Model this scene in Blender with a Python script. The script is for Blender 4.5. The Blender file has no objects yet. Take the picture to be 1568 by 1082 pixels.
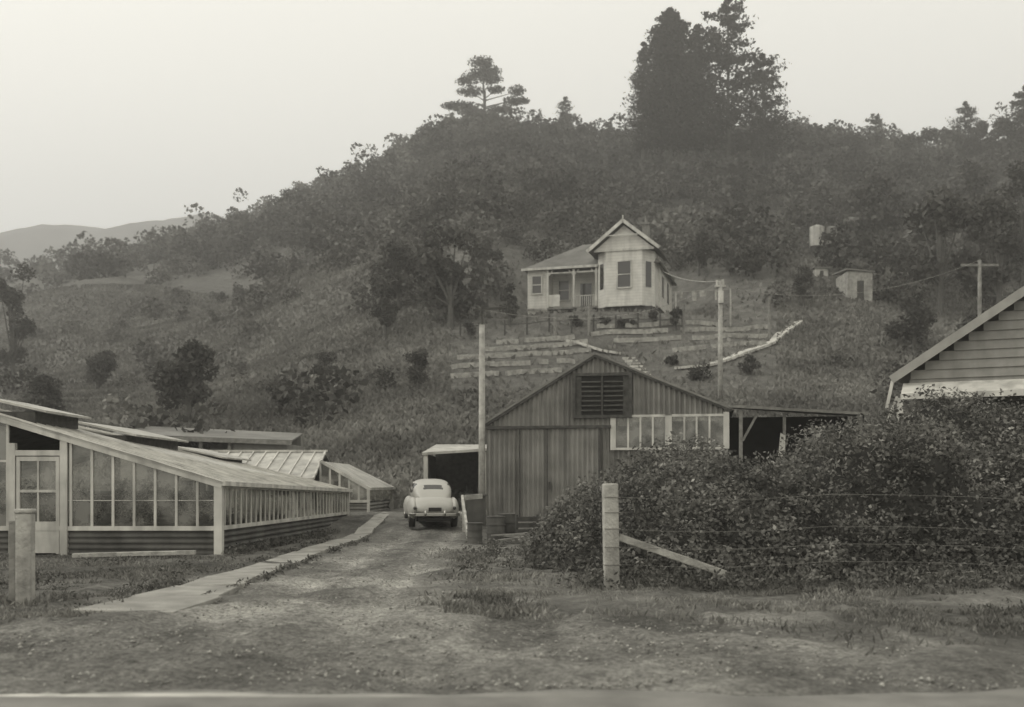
import bpy, math, numpy as np
from mathutils import Vector, Matrix
rng=np.random.default_rng(7)
scene=bpy.context.scene
H=1.6; F=1600.0; U0=784.0; V0=740.0
def sv(u,v,d):
    "survey bearing/elevation at a true distance -> world metres"
    return Vector(((u-U0)*d/F, d, H+(V0-v)*d/F))
def sm(t):
    t=np.clip(t,0,1); return t*t*(3-2*t)
_tabs={}
def vn(x,y,scale,seed=0):
    if seed not in _tabs: _tabs[seed]=np.random.default_rng(1000+seed).random((128,128))
    T=_tabs[seed]; x=np.asarray(x,float)/scale+500; y=np.asarray(y,float)/scale+500
    xi=np.floor(x).astype(int); yi=np.floor(y).astype(int); fx=sm(x-xi); fy=sm(y-yi)
    a=T[xi%128,yi%128]; b=T[(xi+1)%128,yi%128]; c=T[xi%128,(yi+1)%128]; d=T[(xi+1)%128,(yi+1)%128]
    return (a*(1-fx)+b*fx)*(1-fy)+(c*(1-fx)+d*fx)*fy
SU=[-900,0,100,250,340,390,430,470,540,600,680,740,800,900,1000,1100,1200,1300,1400,1568,2500]
SVv=[450,430,414,396,378,362,336,312,286,258,214,209,215,222,222,222,224,234,242,240,300]
DS=240.0
HZ=14.2; HX,HY=6.6,83.5
def gz(x,y):
    x=np.asarray(x,float); y=np.asarray(y,float)
    z=0.55*sm((y-30)/8.0)
    yy=np.maximum(y,20.0)
    u=np.clip(U0+F*x/yy,-900,2500)
    vs=np.interp(u,SU,SVv)
    zs=H+(V0-vs)*DS/F
    t=np.clip((y-43)/(DS-43),0,1)
    hill=(zs-0.6)*t**1.06
    bump=(vn(x,y,30,1)-.5)*6+(vn(x,y,13,2)-.5)*2.2+(vn(x,y,5,3)-.5)*.8
    hill=hill+bump*sm((y-48)/60)*(1-sm((y-215)/25))
    over=np.maximum(y-DS,0)
    hill=hill-over*0.35*sm(over/20)
    z=z+np.where(y>43,hill,0)+ (vn(x,y,2.0,4)-.5)*0.06+(vn(x,y,3,6)-.5)*0.4*sm((y-43)/8)*(1-sm((y-90)/30))
    d=np.sqrt((x-HX)**2+(y-HY)**2)
    k=1-sm((d-6.5)/7.0)
    z=z*(1-k)+HZ*k
    return z
def sight(u,v,dmin=44,dmax=238):
    ds=np.arange(dmin,dmax,0.25)
    xs=(u-U0)*ds/F; z=gz(xs,ds); vv=V0-(z-H)*F/ds
    idx=np.where(vv<=v)[0]
    i=idx[0] if len(idx) else len(ds)-1
    return Vector((float(xs[i]),float(ds[i]),float(z[i])))
# ---------------------------------------------------------------- materials
TINT=(1.0,0.98,0.90)
def col(v): return (v*TINT[0],v*TINT[1],v*TINT[2],1)
def mat(name,v,rough=.85,nscale=3.0,namt=.25,bump=0.0,bscale=None,attr=None,spec=.25,boards=None,metal=0,stain=0.0,transl=0):
    m=bpy.data.materials.new(name); m.use_nodes=True; nt=m.node_tree; N=nt.nodes; L=nt.links
    b=N['Principled BSDF']; b.inputs['Roughness'].default_value=rough
    b.inputs['Specular IOR Level'].default_value=spec; b.inputs['Metallic'].default_value=metal
    tc=N.new('ShaderNodeTexCoord')
    n=N.new('ShaderNodeTexNoise'); n.inputs['Scale'].default_value=nscale; n.inputs['Detail'].default_value=6
    L.new(tc.outputs['Object'],n.inputs['Vector'])
    r=N.new('ShaderNodeMapRange'); r.inputs['From Min'].default_value=.3; r.inputs['From Max'].default_value=.7
    r.inputs['To Min'].default_value=1-namt; r.inputs['To Max'].default_value=1+namt
    L.new(n.outputs['Fac'],r.inputs['Value']); fac=r.outputs['Result']
    def mul(a,bb):
        q=N.new('ShaderNodeMath'); q.operation='MULTIPLY'; L.new(a,q.inputs[0])
        if isinstance(bb,(int,float)): q.inputs[1].default_value=bb
        else: L.new(bb,q.inputs[1])
        return q.outputs[0]
    if attr:
        a=N.new('ShaderNodeAttribute'); a.attribute_name=attr; fac=mul(fac,a.outputs['Fac'])
    if stain:
        n2=N.new('ShaderNodeTexNoise'); n2.inputs['Scale'].default_value=1.0; n2.inputs['Detail'].default_value=5
        mp=N.new('ShaderNodeMapping'); mp.inputs['Scale'].default_value=(3,3,.4)
        L.new(tc.outputs['Object'],mp.inputs[0]); L.new(mp.outputs[0],n2.inputs['Vector'])
        r2=N.new('ShaderNodeMapRange'); r2.inputs['From Min'].default_value=.45; r2.inputs['From Max'].default_value=.7
        r2.inputs['To Min'].default_value=1; r2.inputs['To Max'].default_value=1-stain
        L.new(n2.outputs['Fac'],r2.inputs['Value']); fac=mul(fac,r2.outputs['Result'])
    if boards:
        sp=N.new('ShaderNodeSeparateXYZ'); L.new(tc.outputs['Object'],sp.inputs[0])
        q=mul(sp.outputs['Z'],1.0/boards); fr=N.new('ShaderNodeMath'); fr.operation='FRACT'; L.new(q,fr.inputs[0])
        rr=N.new('ShaderNodeMapRange'); rr.inputs['From Min'].default_value=.86; rr.inputs['From Max'].default_value=1
        rr.inputs['To Min'].default_value=1; rr.inputs['To Max'].default_value=.6
        L.new(fr.outputs[0],rr.inputs['Value']); fac=mul(fac,rr.outputs['Result'])
    mx=N.new('ShaderNodeVectorMath'); mx.operation='SCALE'; mx.inputs[0].default_value=col(v)[:3]
    L.new(fac,mx.inputs['Scale']); L.new(mx.outputs[0],b.inputs['Base Color'])
    if bump:
        nb=N.new('ShaderNodeTexNoise'); nb.inputs['Scale'].default_value=bscale or nscale*3; nb.inputs['Detail'].default_value=8
        L.new(tc.outputs['Object'],nb.inputs['Vector'])
        bp=N.new('ShaderNodeBump'); bp.inputs['Strength'].default_value=bump; bp.inputs['Distance'].default_value=.05
        L.new(nb.outputs['Fac'],bp.inputs['Height']); L.new(bp.outputs[0],b.inputs['Normal'])
    if transl:
        t=N.new('ShaderNodeBsdfTranslucent'); L.new(mx.outputs[0],t.inputs['Color'])
        ms=N.new('ShaderNodeMixShader'); ms.inputs[0].default_value=transl
        L.new(b.outputs[0],ms.inputs[1]); L.new(t.outputs[0],ms.inputs[2]); L.new(ms.outputs[0],N['Material Output'].inputs['Surface'])
    return m
M={}
M['white']=mat('white_paint',.48,.6,2,.18,stain=.4)
M['whiteboard']=mat('white_weatherboard',.54,.6,2,.12,boards=.22,stain=.2)
M['greyboard']=mat('grey_weatherboard',.22,.7,3,.15,stain=.2)
M['iron']=mat('galvanised_iron',.19,.6,1.2,.25,stain=.35)
M['irondark']=mat('rusty_iron',.085,.8,2,.35,stain=.4)
M['roof']=mat('iron_roof',.17,.6,.8,.25,stain=.2)
M['roofhouse']=mat('painted_roof',.13,.8,.8,.25,stain=.2)
M['paleroof']=mat('whitewashed_glass',.4,.6,1.2,.25,stain=.35)
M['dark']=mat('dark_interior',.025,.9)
M['timber']=mat('weathered_timber',.19,.9,6,.3,.4,30,stain=.3)
M['terrace']=mat('terrace_timber',.32,.9,4,.35,.4,30,stain=.3)
M['timberdark']=mat('old_timber',.06,.9,6,.4,.4,30)
M['post']=mat('post_timber',.34,.85,5,.3,.5,25,stain=.4)
M['conc']=mat('concrete',.25,.9,2,.3,.5,30)
M['bark']=mat('bark',.08,.9,4,.3,.5,8)
M['leaf']=mat('foliage',.115,.75,.5,.25,attr='shade',spec=.12,transl=.25)
M['forest']=mat('forest_foliage',.1,.9,.06,.3,attr='shade',spec=.05,transl=.15)
M['grass']=mat('grass_blades',.2,.9,.6,.25,attr='shade',spec=.1,transl=.2)
M['hillgrass']=mat('rank_grass',.25,.9,.15,.3,attr='shade',spec=.05,transl=.2)
M['carpaint']=mat('cream_car_paint',.36,.4,1,.08,spec=.35)
M['chrome']=mat('chrome',.35,.3,1,.1,metal=1)
M['rubber']=mat('rubber',.02,.8)
M['blackglass']=mat('car_glass',.04,.12,1,.1,spec=.5)
M['brick']=mat('chimney_brick',.15,.9,5,.3)
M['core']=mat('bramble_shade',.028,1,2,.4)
M['stone']=mat('loose_stones',.24,.9,8,.3,attr='shade')
def glassmat(name,op,colr=.05):
    m=bpy.data.materials.new(name); m.use_nodes=True; nt=m.node_tree; N=nt.nodes; L=nt.links
    N.remove(N['Principled BSDF']); o=N['Material Output']
    tr=N.new('ShaderNodeBsdfTransparent'); tr.inputs[0].default_value=(.8,.8,.76,1)
    gl=N.new('ShaderNodeBsdfGlossy'); gl.inputs['Roughness'].default_value=.08; gl.inputs['Color'].default_value=(.8,.8,.75,1)
    df=N.new('ShaderNodeBsdfDiffuse'); df.inputs[0].default_value=col(colr)
    a=N.new('ShaderNodeMixShader')
    n=N.new('ShaderNodeTexNoise'); n.inputs['Scale'].default_value=1.9; n.inputs['Detail'].default_value=5; tc=N.new('ShaderNodeTexCoord'); L.new(tc.outputs['Object'],n.inputs['Vector'])
    r=N.new('ShaderNodeMapRange'); r.inputs['From Min'].default_value=.4; r.inputs['From Max'].default_value=.62
    r.inputs['To Min'].default_value=op*.2; r.inputs['To Max'].default_value=min(1,op*2.0); L.new(n.outputs['Fac'],r.inputs['Value']); L.new(r.outputs[0],a.inputs[0])
    L.new(tr.outputs[0],a.inputs[1]); L.new(df.outputs[0],a.inputs[2])
    b=N.new('ShaderNodeMixShader'); fr=N.new('ShaderNodeFresnel'); fr.inputs[0].default_value=1.7; L.new(fr.outputs[0],b.inputs[0])
    L.new(a.outputs[0],b.inputs[1]); L.new(gl.outputs[0],b.inputs[2]); L.new(b.outputs[0],o.inputs['Surface'])
    return m
M['glass']=glassmat('window_glass',.32,.24); M['milkglass']=glassmat('whitewashed_pane',.75,.36)
# ---------------------------------------------------------------- builders
def link(o,parent=None):
    scene.collection.objects.link(o)
    if parent: o.parent=parent
    return o
def empty(name,loc=(0,0,0),rot=0):
    e=bpy.data.objects.new(name,None); e.location=loc; e.rotation_euler=(0,0,rot); e.empty_display_size=.5
    return link(e)
class B:
    def __init__(s): s.v=[]; s.f=[]
    def box(s,x0,x1,y0,y1,z0,z1):
        i=len(s.v)
        s.v+=[(x0,y0,z0),(x1,y0,z0),(x1,y1,z0),(x0,y1,z0),(x0,y0,z1),(x1,y0,z1),(x1,y1,z1),(x0,y1,z1)]
        s.f+=[(i,i+3,i+2,i+1),(i+4,i+5,i+6,i+7),(i,i+1,i+5,i+4),(i+1,i+2,i+6,i+5),(i+2,i+3,i+7,i+6),(i+3,i,i+4,i+7)]
        return s
    def beam(s,a,b,w,h,up=(0,0,1)):
        a=Vector(a);b=Vector(b);d=(b-a).normalized();up=Vector(up)
        if abs(d.dot(up))>.98: up=Vector((0,1,0))
        r=d.cross(up).normalized();q=r.cross(d).normalized();i=len(s.v)
        for p in (a,b):
            for sx,sz in((-1,-1),(1,-1),(1,1),(-1,1)): s.v.append(tuple(p+r*sx*w/2+q*sz*h/2))
        s.f+=[(i,i+1,i+2,i+3),(i+7,i+6,i+5,i+4)]+[(i+k,i+4+k,i+4+(k+1)%4,i+(k+1)%4) for k in range(4)]
        return s
    def poly(s,pts):
        i=len(s.v); s.v+=[tuple(p) for p in pts]; s.f.append(tuple(range(i,i+len(pts)))); return s
    def slab(s,pts,t):
        P=[Vector(p) for p in pts]; n=(P[1]-P[0]).cross(P[2]-P[0]).normalized(); k=len(P); i=len(s.v)
        s.v+=[tuple(p) for p in P]+[tuple(p-n*t) for p in P]
        s.f.append(tuple(range(i,i+k))); s.f.append(tuple(range(i+2*k-1,i+k-1,-1)))
        for j in range(k): s.f.append((i+j,i+k+j,i+k+(j+1)%k,i+(j+1)%k))
        return s
    def cyl(s,a,b,r0,r1,n=10):
        a=Vector(a);b=Vector(b);d=(b-a).normalized();up=Vector((0,0,1)) if abs(d.z)<.95 else Vector((1,0,0))
        r=d.cross(up).normalized();q=r.cross(d);i=len(s.v)
        for p,rad in((a,r0),(b,r1)):
            for k in range(n):
                t=2*math.pi*k/n; s.v.append(tuple(p+(r*math.cos(t)+q*math.sin(t))*rad))
        s.f+=[(i+k,i+(k+1)%n,i+n+(k+1)%n,i+n+k) for k in range(n)]
        s.f.append(tuple(range(i+n-1,i-1,-1))); s.f.append(tuple(range(i+n,i+2*n)))
        return s
    def corr(s,x0,x1,y,zb,zt,pitch=.13,amp=.02,samples=6):
        n=max(2,int((x1-x0)/pitch*samples)); i=len(s.v)
        for k in range(n+1):
            x=x0+(x1-x0)*k/n; yy=y+amp*math.sin(2*math.pi*x/pitch)
            s.v.append((x,yy,zb(x)));s.v.append((x,yy,zt(x)))
        s.f+=[(i+2*k,i+2*k+2,i+2*k+3,i+2*k+1) for k in range(n)]
        return s
    def corrh(s,p0,p1,z0,z1,nrm,pitch=.13,amp=.022,samples=6):
        n=max(2,int((z1-z0)/pitch*samples)); i=len(s.v)
        for k in range(n+1):
            z=z0+(z1-z0)*k/n; a=amp*math.sin(2*math.pi*z/pitch)
            s.v.append((p0[0]+nrm[0]*a,p0[1]+nrm[1]*a,z));s.v.append((p1[0]+nrm[0]*a,p1[1]+nrm[1]*a,z))
        s.f+=[(i+2*k,i+2*k+1,i+2*k+3,i+2*k+2) for k in range(n)]
        return s
    def obj(s,name,m,parent=None,smooth=False,bevel=0):
        me=bpy.data.meshes.new(name); me.from_pydata(s.v,[],s.f); me.update()
        if isinstance(m,str): m=M[m]
        me.materials.append(m)
        if smooth: me.polygons.foreach_set('use_smooth',[True]*len(me.polygons))
        o=link(bpy.data.objects.new(name,me),parent)
        if bevel:
            b=o.modifiers.new('b','BEVEL'); b.width=bevel; b.segments=2; b.limit_method='ANGLE'
        return o
def mesh_np(name,V,Fa,m,parent=None,shade=None,smooth=False,vattrs=None):
    k=Fa.shape[1]; nf=len(Fa)
    me=bpy.data.meshes.new(name); me.vertices.add(len(V)); me.vertices.foreach_set('co',V.astype(np.float32).ravel())
    me.loops.add(nf*k); me.loops.foreach_set('vertex_index',Fa.astype(np.int32).ravel())
    me.polygons.add(nf); me.polygons.foreach_set('loop_start',np.arange(nf,dtype=np.int32)*k)
    try: me.polygons.foreach_set('loop_total',np.full(nf,k,dtype=np.int32))
    except Exception: pass
    if smooth: me.polygons.foreach_set('use_smooth',np.ones(nf,dtype=bool))
    me.update(calc_edges=True)
    if shade is not None:
        a=me.attributes.new('shade','FLOAT','FACE'); a.data.foreach_set('value',shade.astype(np.float32))
    for n_,arr in (vattrs or {}).items():
        a=me.attributes.new(n_,'FLOAT','POINT'); a.data.foreach_set('value',arr.astype(np.float32).ravel())
    me.materials.append(M[m] if isinstance(m,str) else m)
    return link(bpy.data.objects.new(name,me),parent)
def unit(a): return a/np.maximum(np.linalg.norm(a,axis=1,keepdims=True),1e-6)
def leaves(name,C,size,shade,m,parent=None,upbias=0.0,asp=.6,stand=False):
    n=len(C); size=np.broadcast_to(size,(n,))[:,None]
    nr=unit(rng.normal(size=(n,3))+np.array([0,0,upbias]))
    t=rng.normal(size=(n,3))
    if stand: t=t*np.array([.6,.6,.1])+np.array([0,0,1.0])
    a=unit(t-nr*np.sum(t*nr,1,keepdims=True)) if not stand else unit(t)
    if stand: nr=unit(np.cross(a,rng.normal(size=(n,3))))
    b=np.cross(nr,a)
    V=np.stack([C+a*size,C+b*size*asp,C-a*size,C-b*size*asp],1).reshape(-1,3)
    Fa=np.arange(4*n).reshape(n,4)
    return mesh_np(name,V,Fa,m,parent,shade)
def ell(c,r,n,shell=.55):
    d=unit(rng.normal(size=(n,3))); rad=(shell+(1-shell)*rng.random((n,1)))
    return np.array(c)+d*rad*np.array(r)
# ---------------------------------------------------------------- ground
def axis(segs):
    out=[]
    for a,b,s in segs: out.append(np.arange(a,b,s))
    out.append([segs[-1][1]]); return np.concatenate(out)
xs=axis([(-900,-220,60),(-220,-60,4),(-60,-20,1.2),(-20,16,.14),(16,60,1.2),(60,220,4),(220,900,60)])
ys=axis([(-60,4,8),(4,22,.12),(22,46,.3),(46,82,.5),(82,262,2),(262,900,40)])
X,Y=np.meshgrid(xs,ys); Z=gz(X,Y)
def interp_edge(y,pts):
    return np.interp(y,[p[0] for p in pts],[p[1] for p in pts])
LE=[(7,-14),(9.5,-8.5),(12.5,-4.6),(36,-3.9),(46,-3.9)]; RE=[(7,12),(8.6,7),(10,4.2),(11.6,2.6),(12.6,.6),(13.6,-.6),(16,-1.1),(24,-1.3),(34,-1.5),(46,-1.2)]
wob=(vn(X,Y,1.6,11)-.5)*2.0*(.35+.65*(Y<15))+(vn(X,Y,.5,12)-.5)*.9
le=interp_edge(Y,LE); re=interp_edge(Y,RE)
grav=sm((X-le+wob)/.9+.5)*sm((re-X+wob)/1.1+.5)*sm((46-Y)/2)
bare=sm((vn(X,Y,1.8,13)-.56)*6)*sm((16-Y)/3)*sm((X-0)/2)
grav=np.maximum(grav,bare*.8)
cx1=-3.35+.35*vn(0*X,Y,6,5)
tr=np.exp(-((X-cx1)/.24)**2)+np.exp(-((X-cx1-1.4)/.24)**2)
rr1=np.sqrt((X-4.5)**2+(Y-15.5)**2); tr2=(np.exp(-((rr1-7.2)/.16)**2)+np.exp(-((rr1-8.6)/.16)**2)+.7*np.exp(-((rr1-6.3)/.12)**2))*sm((15-Y)/3)*sm((2-X)/3)
rr2=np.sqrt((X+9.5)**2+(Y-16.5)**2); tr2=tr2+(np.exp(-((rr2-6.9)/.16)**2)+np.exp(-((rr2-8.2)/.16)**2))*sm((16-Y)/3)*sm((X+6)/3)
tone=.6+.5*vn(X,Y,7,21)+.6*(vn(X,Y,1.7,22)-.5)+.4*(vn(X,Y,.6,23)-.5)
rut=sm((Y-10)/6)*(Y<46)
tone=np.where(grav>.4,tone*(.9+.4*tr*rut+.22*tr2),tone)
mid=np.exp(-((X-cx1-.7)/.25)**2)*rut*sm((vn(X,Y,1.2,24)-.25)*3)
tone=tone*(1-.35*mid)
Uq=U0+F*X/np.maximum(Y,5); Vq=V0-(Z-H)*F/np.maximum(Y,5)
hill=sm((Y-44)/6)
fx_=lambda cx,cy,rx,ry: np.exp(-((X-cx)/rx)**2-((Y-cy)/ry)**2)
field=fx_(-38,118,20,9)+fx_(-22,128,12,8)+.5*fx_(17,78,6,6)+.4*fx_(-6,50,9,6)
dark=sm((360-Vq)/60)*sm((Uq-500)/150)+sm((Uq-1150)/100)*sm((450-Vq)/60)
tone=tone*(1-hill)+hill*(.8+.3*(vn(X,Y,6,26)-.5))*(.95+.35*field-.5*np.clip(dark,0,1))
patch=sm((vn(X,Y,.9,31)-.42)*4)*np.exp(-((Y-12.0)/1.6)**2)*sm((X+1.8)/.8)
tone=tone*(1-.45*patch)
nx,ny=len(xs),len(ys)
near=(1-hill)
clod=sm((vn(X,Y,.28,44)-.62)*5)*sm((vn(X,Y,1.3,45)-.35)*3)
Z=Z+(vn(X,Y,.3,41)-.5)*.06*near+(vn(X,Y,.9,42)-.5)*.09*near-.07*tr*rut*grav-.035*tr2*grav-.07*patch*near+ (vn(X,Y,.14,43)-.5)*.025*near*sm((22-Y)/2)+.035*clod*near*sm((Y-8)/1.5)
Z=np.where((Y<8.1),Z*sm((Y-7.4)/.7)+0.0,Z)
Vv=np.stack([X.ravel(),Y.ravel(),Z.ravel()],1)
idx=np.arange(nx*ny).reshape(ny,nx)
Fa=np.stack([idx[:-1,:-1],idx[:-1,1:],idx[1:,1:],idx[1:,:-1]],-1).reshape(-1,4)
gm=bpy.data.materials.new('ground'); gm.use_nodes=True; nt=gm.node_tree; N=nt.nodes; L=nt.links
b=N['Principled BSDF']; b.inputs['Roughness'].default_value=.95; b.inputs['Specular IOR Level'].default_value=.1
tc=N.new('ShaderNodeTexCoord'); ag=N.new('ShaderNodeAttribute'); ag.attribute_name='gravel'; at=N.new('ShaderNodeAttribute'); at.attribute_name='tone'
def nz(scale,lo,hi,a,c,det=8,sc=None):
    n=N.new('ShaderNodeTexNoise'); n.inputs['Scale'].default_value=scale; n.inputs['Detail'].default_value=det; n.inputs['Roughness'].default_value=.65
    if sc:
        mp=N.new('ShaderNodeMapping'); mp.inputs['Scale'].default_value=sc; L.new(tc.outputs['Object'],mp.inputs[0]); L.new(mp.outputs[0],n.inputs['Vector'])
    else: L.new(tc.outputs['Object'],n.inputs['Vector'])
    r=N.new('ShaderNodeMapRange'); r.inputs['From Min'].default_value=lo; r.inputs['From Max'].default_value=hi; r.inputs['To Min'].default_value=a; r.inputs['To Max'].default_value=c
    L.new(n.outputs['Fac'],r.inputs['Value']); return r.outputs[0],n
def mul(a,c):
    q=N.new('ShaderNodeMath'); q.operation='MULTIPLY'; L.new(a,q.inputs[0])
    if isinstance(c,(int,float)): q.inputs[1].default_value=c
    else: L.new(c,q.inputs[1])
    return q.outputs[0]
g1,_=nz(1.2,.3,.7,.55,1.4); g2,_=nz(9,.3,.7,.6,1.4); g3,n3=nz(22,.35,.65,.55,1.45); g4,_=nz(6,.35,.65,.7,1.3)
r1,_=nz(1.1,.32,.68,.7,1.3,8,(1,.35,1)); 
gcol=mul(mul(mul(g1,g2),at.outputs['Fac']),.17)
rcol=mul(mul(mul(mul(r1,g3),g4),at.outputs['Fac']),.26)
mx=N.new('ShaderNodeMix'); mx.data_type='FLOAT'; L.new(ag.outputs['Fac'],mx.inputs[0]); L.new(gcol,mx.inputs[2]); L.new(rcol,mx.inputs[3])
vm=N.new('ShaderNodeVectorMath'); vm.operation='SCALE'; vm.inputs[0].default_value=TINT; L.new(mx.outputs[0],vm.inputs['Scale']); L.new(vm.outputs[0],b.inputs['Base Color'])
bp=N.new('ShaderNodeBump'); bp.inputs['Strength'].default_value=1; bp.inputs['Distance'].default_value=.14
nb=N.new('ShaderNodeTexNoise'); nb.inputs['Scale'].default_value=6; nb.inputs['Detail'].default_value=10; nb.inputs['Roughness'].default_value=.75; L.new(tc.outputs['Object'],nb.inputs['Vector'])
L.new(nb.outputs['Fac'],bp.inputs['Height']); L.new(bp.outputs[0],b.inputs['Normal'])
mesh_np('ground',Vv,Fa,gm,None,None,True,{'gravel':grav,'tone':tone})
# loose stones on the drive
n=12000
y=8.2+rng.random(n)**1.4*22; x=rng.uniform(-.5,.5,n)*y*1.02
keep=(x>interp_edge(y,LE)-.2)&(x<interp_edge(y,RE)+.5)&(rng.random(n)<.25+vn(x,y,.8,25)); x,y=x[keep],y[keep]; n=len(x)
s=rng.uniform(.006,.024,n)*(.6+.8*rng.random(n)); c0=np.stack([x,y,gz(x,y)+s*.2],1)
base=np.array([(1,0,0),(0,1,0),(-1,0,0),(0,-1,0),(0,0,.7),(0,0,-.7)],float)
a=rng.uniform(0,6.28,n); R_=np.stack([np.stack([np.cos(a),-np.sin(a),0*a],1),np.stack([np.sin(a),np.cos(a),0*a],1),np.stack([0*a,0*a,1+0*a],1)],1)
Vs=(np.einsum('nij,kj->nki',R_,base)*(s[:,None,None])*rng.uniform(.6,1.3,(n,6,1))+c0[:,None,:]).reshape(-1,3)
fo=np.array([(0,1,4),(1,2,4),(2,3,4),(3,0,4),(1,0,5),(2,1,5),(3,2,5),(0,3,5)])
Fs=(fo[None]+6*np.arange(n)[:,None,None]).reshape(-1,3)
mesh_np('loose_stones',Vs,Fs,'stone',None,np.repeat(rng.uniform(.5,1.4,n),8))
# distant hill
us=np.linspace(-500,900,120); dd=np.linspace(560,860,24)
prof=np.interp(us,[-500,0,90,150,200,262,330,360,420,520,900],[420,374,353,358,356,342,334,343,382,430,520])
UU,DD=np.meshgrid(us,dd); PP=np.tile(prof,(24,1)); xx=(UU-U0)*700/F; zc=H+(V0-PP)*700/F
zz=zc*(1-((DD-700)/170)**2*.8)+(vn(xx,DD,25,51)-.5)*7+(vn(xx,DD,9,52)-.5)*3
idx2=np.arange(24*120).reshape(24,120)
mesh_np('distant_hill',np.stack([xx.ravel(),DD.ravel(),zz.ravel()],1),np.stack([idx2[:-1,:-1],idx2[:-1,1:],idx2[1:,1:],idx2[1:,:-1]],-1).reshape(-1,4),mat('distant_bush',.14,.95,.05,.3),None,None,True)
# sealed road along the foreground, with a worn edge line
rm=mat('asphalt',.17,.9,2,.25,.3,60)
nt=rm.node_tree; N=nt.nodes; L=nt.links; bb=N['Principled BSDF']; src=bb.inputs['Base Color'].links[0].from_socket
tc=N.new('ShaderNodeTexCoord'); sp=N.new('ShaderNodeSeparateXYZ'); L.new(tc.outputs['Object'],sp.inputs[0])
def mr(inp,a,b_,c,d_):
    r=N.new('ShaderNodeMapRange'); r.interpolation_type='SMOOTHSTEP'
    for nme,v in zip(('From Min','From Max','To Min','To Max'),(a,b_,c,d_)): r.inputs[nme].default_value=v
    L.new(inp,r.inputs['Value']); return r.outputs[0]
def mm(a,c):
    q=N.new('ShaderNodeMath'); q.operation='MULTIPLY'; L.new(a,q.inputs[0])
    if isinstance(c,float): q.inputs[1].default_value=c
    else: L.new(c,q.inputs[1])
    return q.outputs[0]
nn=N.new('ShaderNodeTexNoise'); nn.inputs['Scale'].default_value=3; nn.inputs['Detail'].default_value=6; L.new(tc.outputs['Object'],nn.inputs['Vector'])
ln=mm(mm(mr(sp.outputs['Y'],7.58,7.72,0,1),mr(sp.outputs['Y'],7.78,7.97,1,0)),mm(mr(sp.outputs['X'],-3.6,.5,1,.04),mr(nn.outputs['Fac'],.3,.6,.4,1)))
mxx=N.new('ShaderNodeMix'); mxx.data_type='RGBA'; L.new(ln,mxx.inputs[0]); L.new(src,mxx.inputs[6]); mxx.inputs[7].default_value=col(.55); L.new(mxx.outputs[2],bb.inputs['Base Color'])
b_=B()
for k in range(240):
    x0=-60+k*.5; e0=8.02+.1*math.sin(x0*1.9)+.07*math.sin(x0*5.1); e1=8.02+.1*math.sin((x0+.5)*1.9)+.07*math.sin((x0+.5)*5.1)
    b_.poly([(x0,-12,.03),(x0+.5,-12,.03),(x0+.5,7.6,.045),(x0,7.6,.045)]); b_.poly([(x0,7.6,.045),(x0+.5,7.6,.045),(x0+.5,e1,.0),(x0,e0,.0)])
b_.obj('road',rm)
# concrete path
b_=B()
for k in range(16):
    y0=12.7+k*1.55; y1=y0+1.535
    def ex(y): return (np.interp(y,[12.7,14.2,17,22,37],[-5.3,-5.2,-5.0,-4.95,-4.7]),np.interp(y,[12.7,14.2,17,22,37],[-4.05,-4.0,-4.2,-4.3,-4.25]))
    a0,c0=ex(y0);a1,c1=ex(y1); z0=float(gz(-4.6,y0))+.06; z1=float(gz(-4.6,y1))+.06
    j=(k*37%5-2)*.03
    b_.slab([(a0+j,y0,z0),(c0+j,y0,z0+j*.5),(c1-j,y1,z1),(a1-j,y1,z1)],.15)
b_.obj('concrete_path','conc',None,bevel=.015)
# ---------------------------------------------------------------- main greenhouse
g=empty('greenhouse')
CX,CY=-6.54,23.3; FX,FY=-5.7,36.2
RX,RZ=-12.8,3.5; LX=-19.0; EZ=1.6; FEZ=1.35
sill=.6
def rake(x): return EZ+(CX-x)/(CX-RX)*(RZ-EZ) if x>RX else RZ-(RX-x)/(RX-LX)*(RZ-EZ)
w=B(); ysz=CY
w.beam((LX,ysz,sill),(-10.05,ysz,sill),.08,.1).beam((-9.93,ysz,sill),(CX,ysz,sill),.08,.1)
w.box(CX-.09,CX+.09,CY-.07,CY+.11,0,EZ)
x=CX-.47
while x>LX:
    if not(-11.2<x<-9.9):
        w.box(x-.028,x+.028,ysz-.03,ysz+.03,sill,rake(x)-.03)
    x-=.47
w.beam((LX,ysz,2.1),(-11.2,ysz,2.1),.04,.05)
w.beam((-9.9,ysz,1.22),(CX,ysz,1.22),.02,.015)
w.beam((CX+.1,CY-.06,rake(CX)-.03),(RX,CY-.06,RZ-.03),.06,.16).beam((RX,CY-.06,RZ-.03),(LX,CY-.06,EZ-.03),.06,.16)
w.box(-11.2,-11.06,ysz-.06,ysz+.06,0,2.5); w.box(-10.06,-9.9,ysz-.06,ysz+.06,0,rake(-9.98)-.05)
w.box(-11.06,-10.06,ysz-.05,ysz+.05,2.22,2.34)
w.box(-11.04,-10.96,ysz-.035,ysz+.035,.03,2.2);w.box(-10.16,-10.08,ysz-.035,ysz+.035,.03,2.2)
w.box(-10.96,-10.16,ysz-.03,ysz+.03,.05,.75);w.box(-10.96,-10.16,ysz-.03,ysz+.03,2.1,2.2);w.box(-10.96,-10.16,ysz-.03,ysz+.03,1.4,1.46)
w.box(-10.58,-10.54,ysz-.025,ysz+.025,.75,2.1)
sx=lambda t:(CX+(FX-CX)*t, CY+(FY-CY)*t)
ez=lambda t: EZ+(FEZ-EZ)*t
w.beam((*sx(.006),sill),(*sx(1),sill-.02),.09,.09)
w.beam((*sx(.006),EZ-.05),(*sx(1),FEZ-.05),.1,.1)
nb_=34
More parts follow.
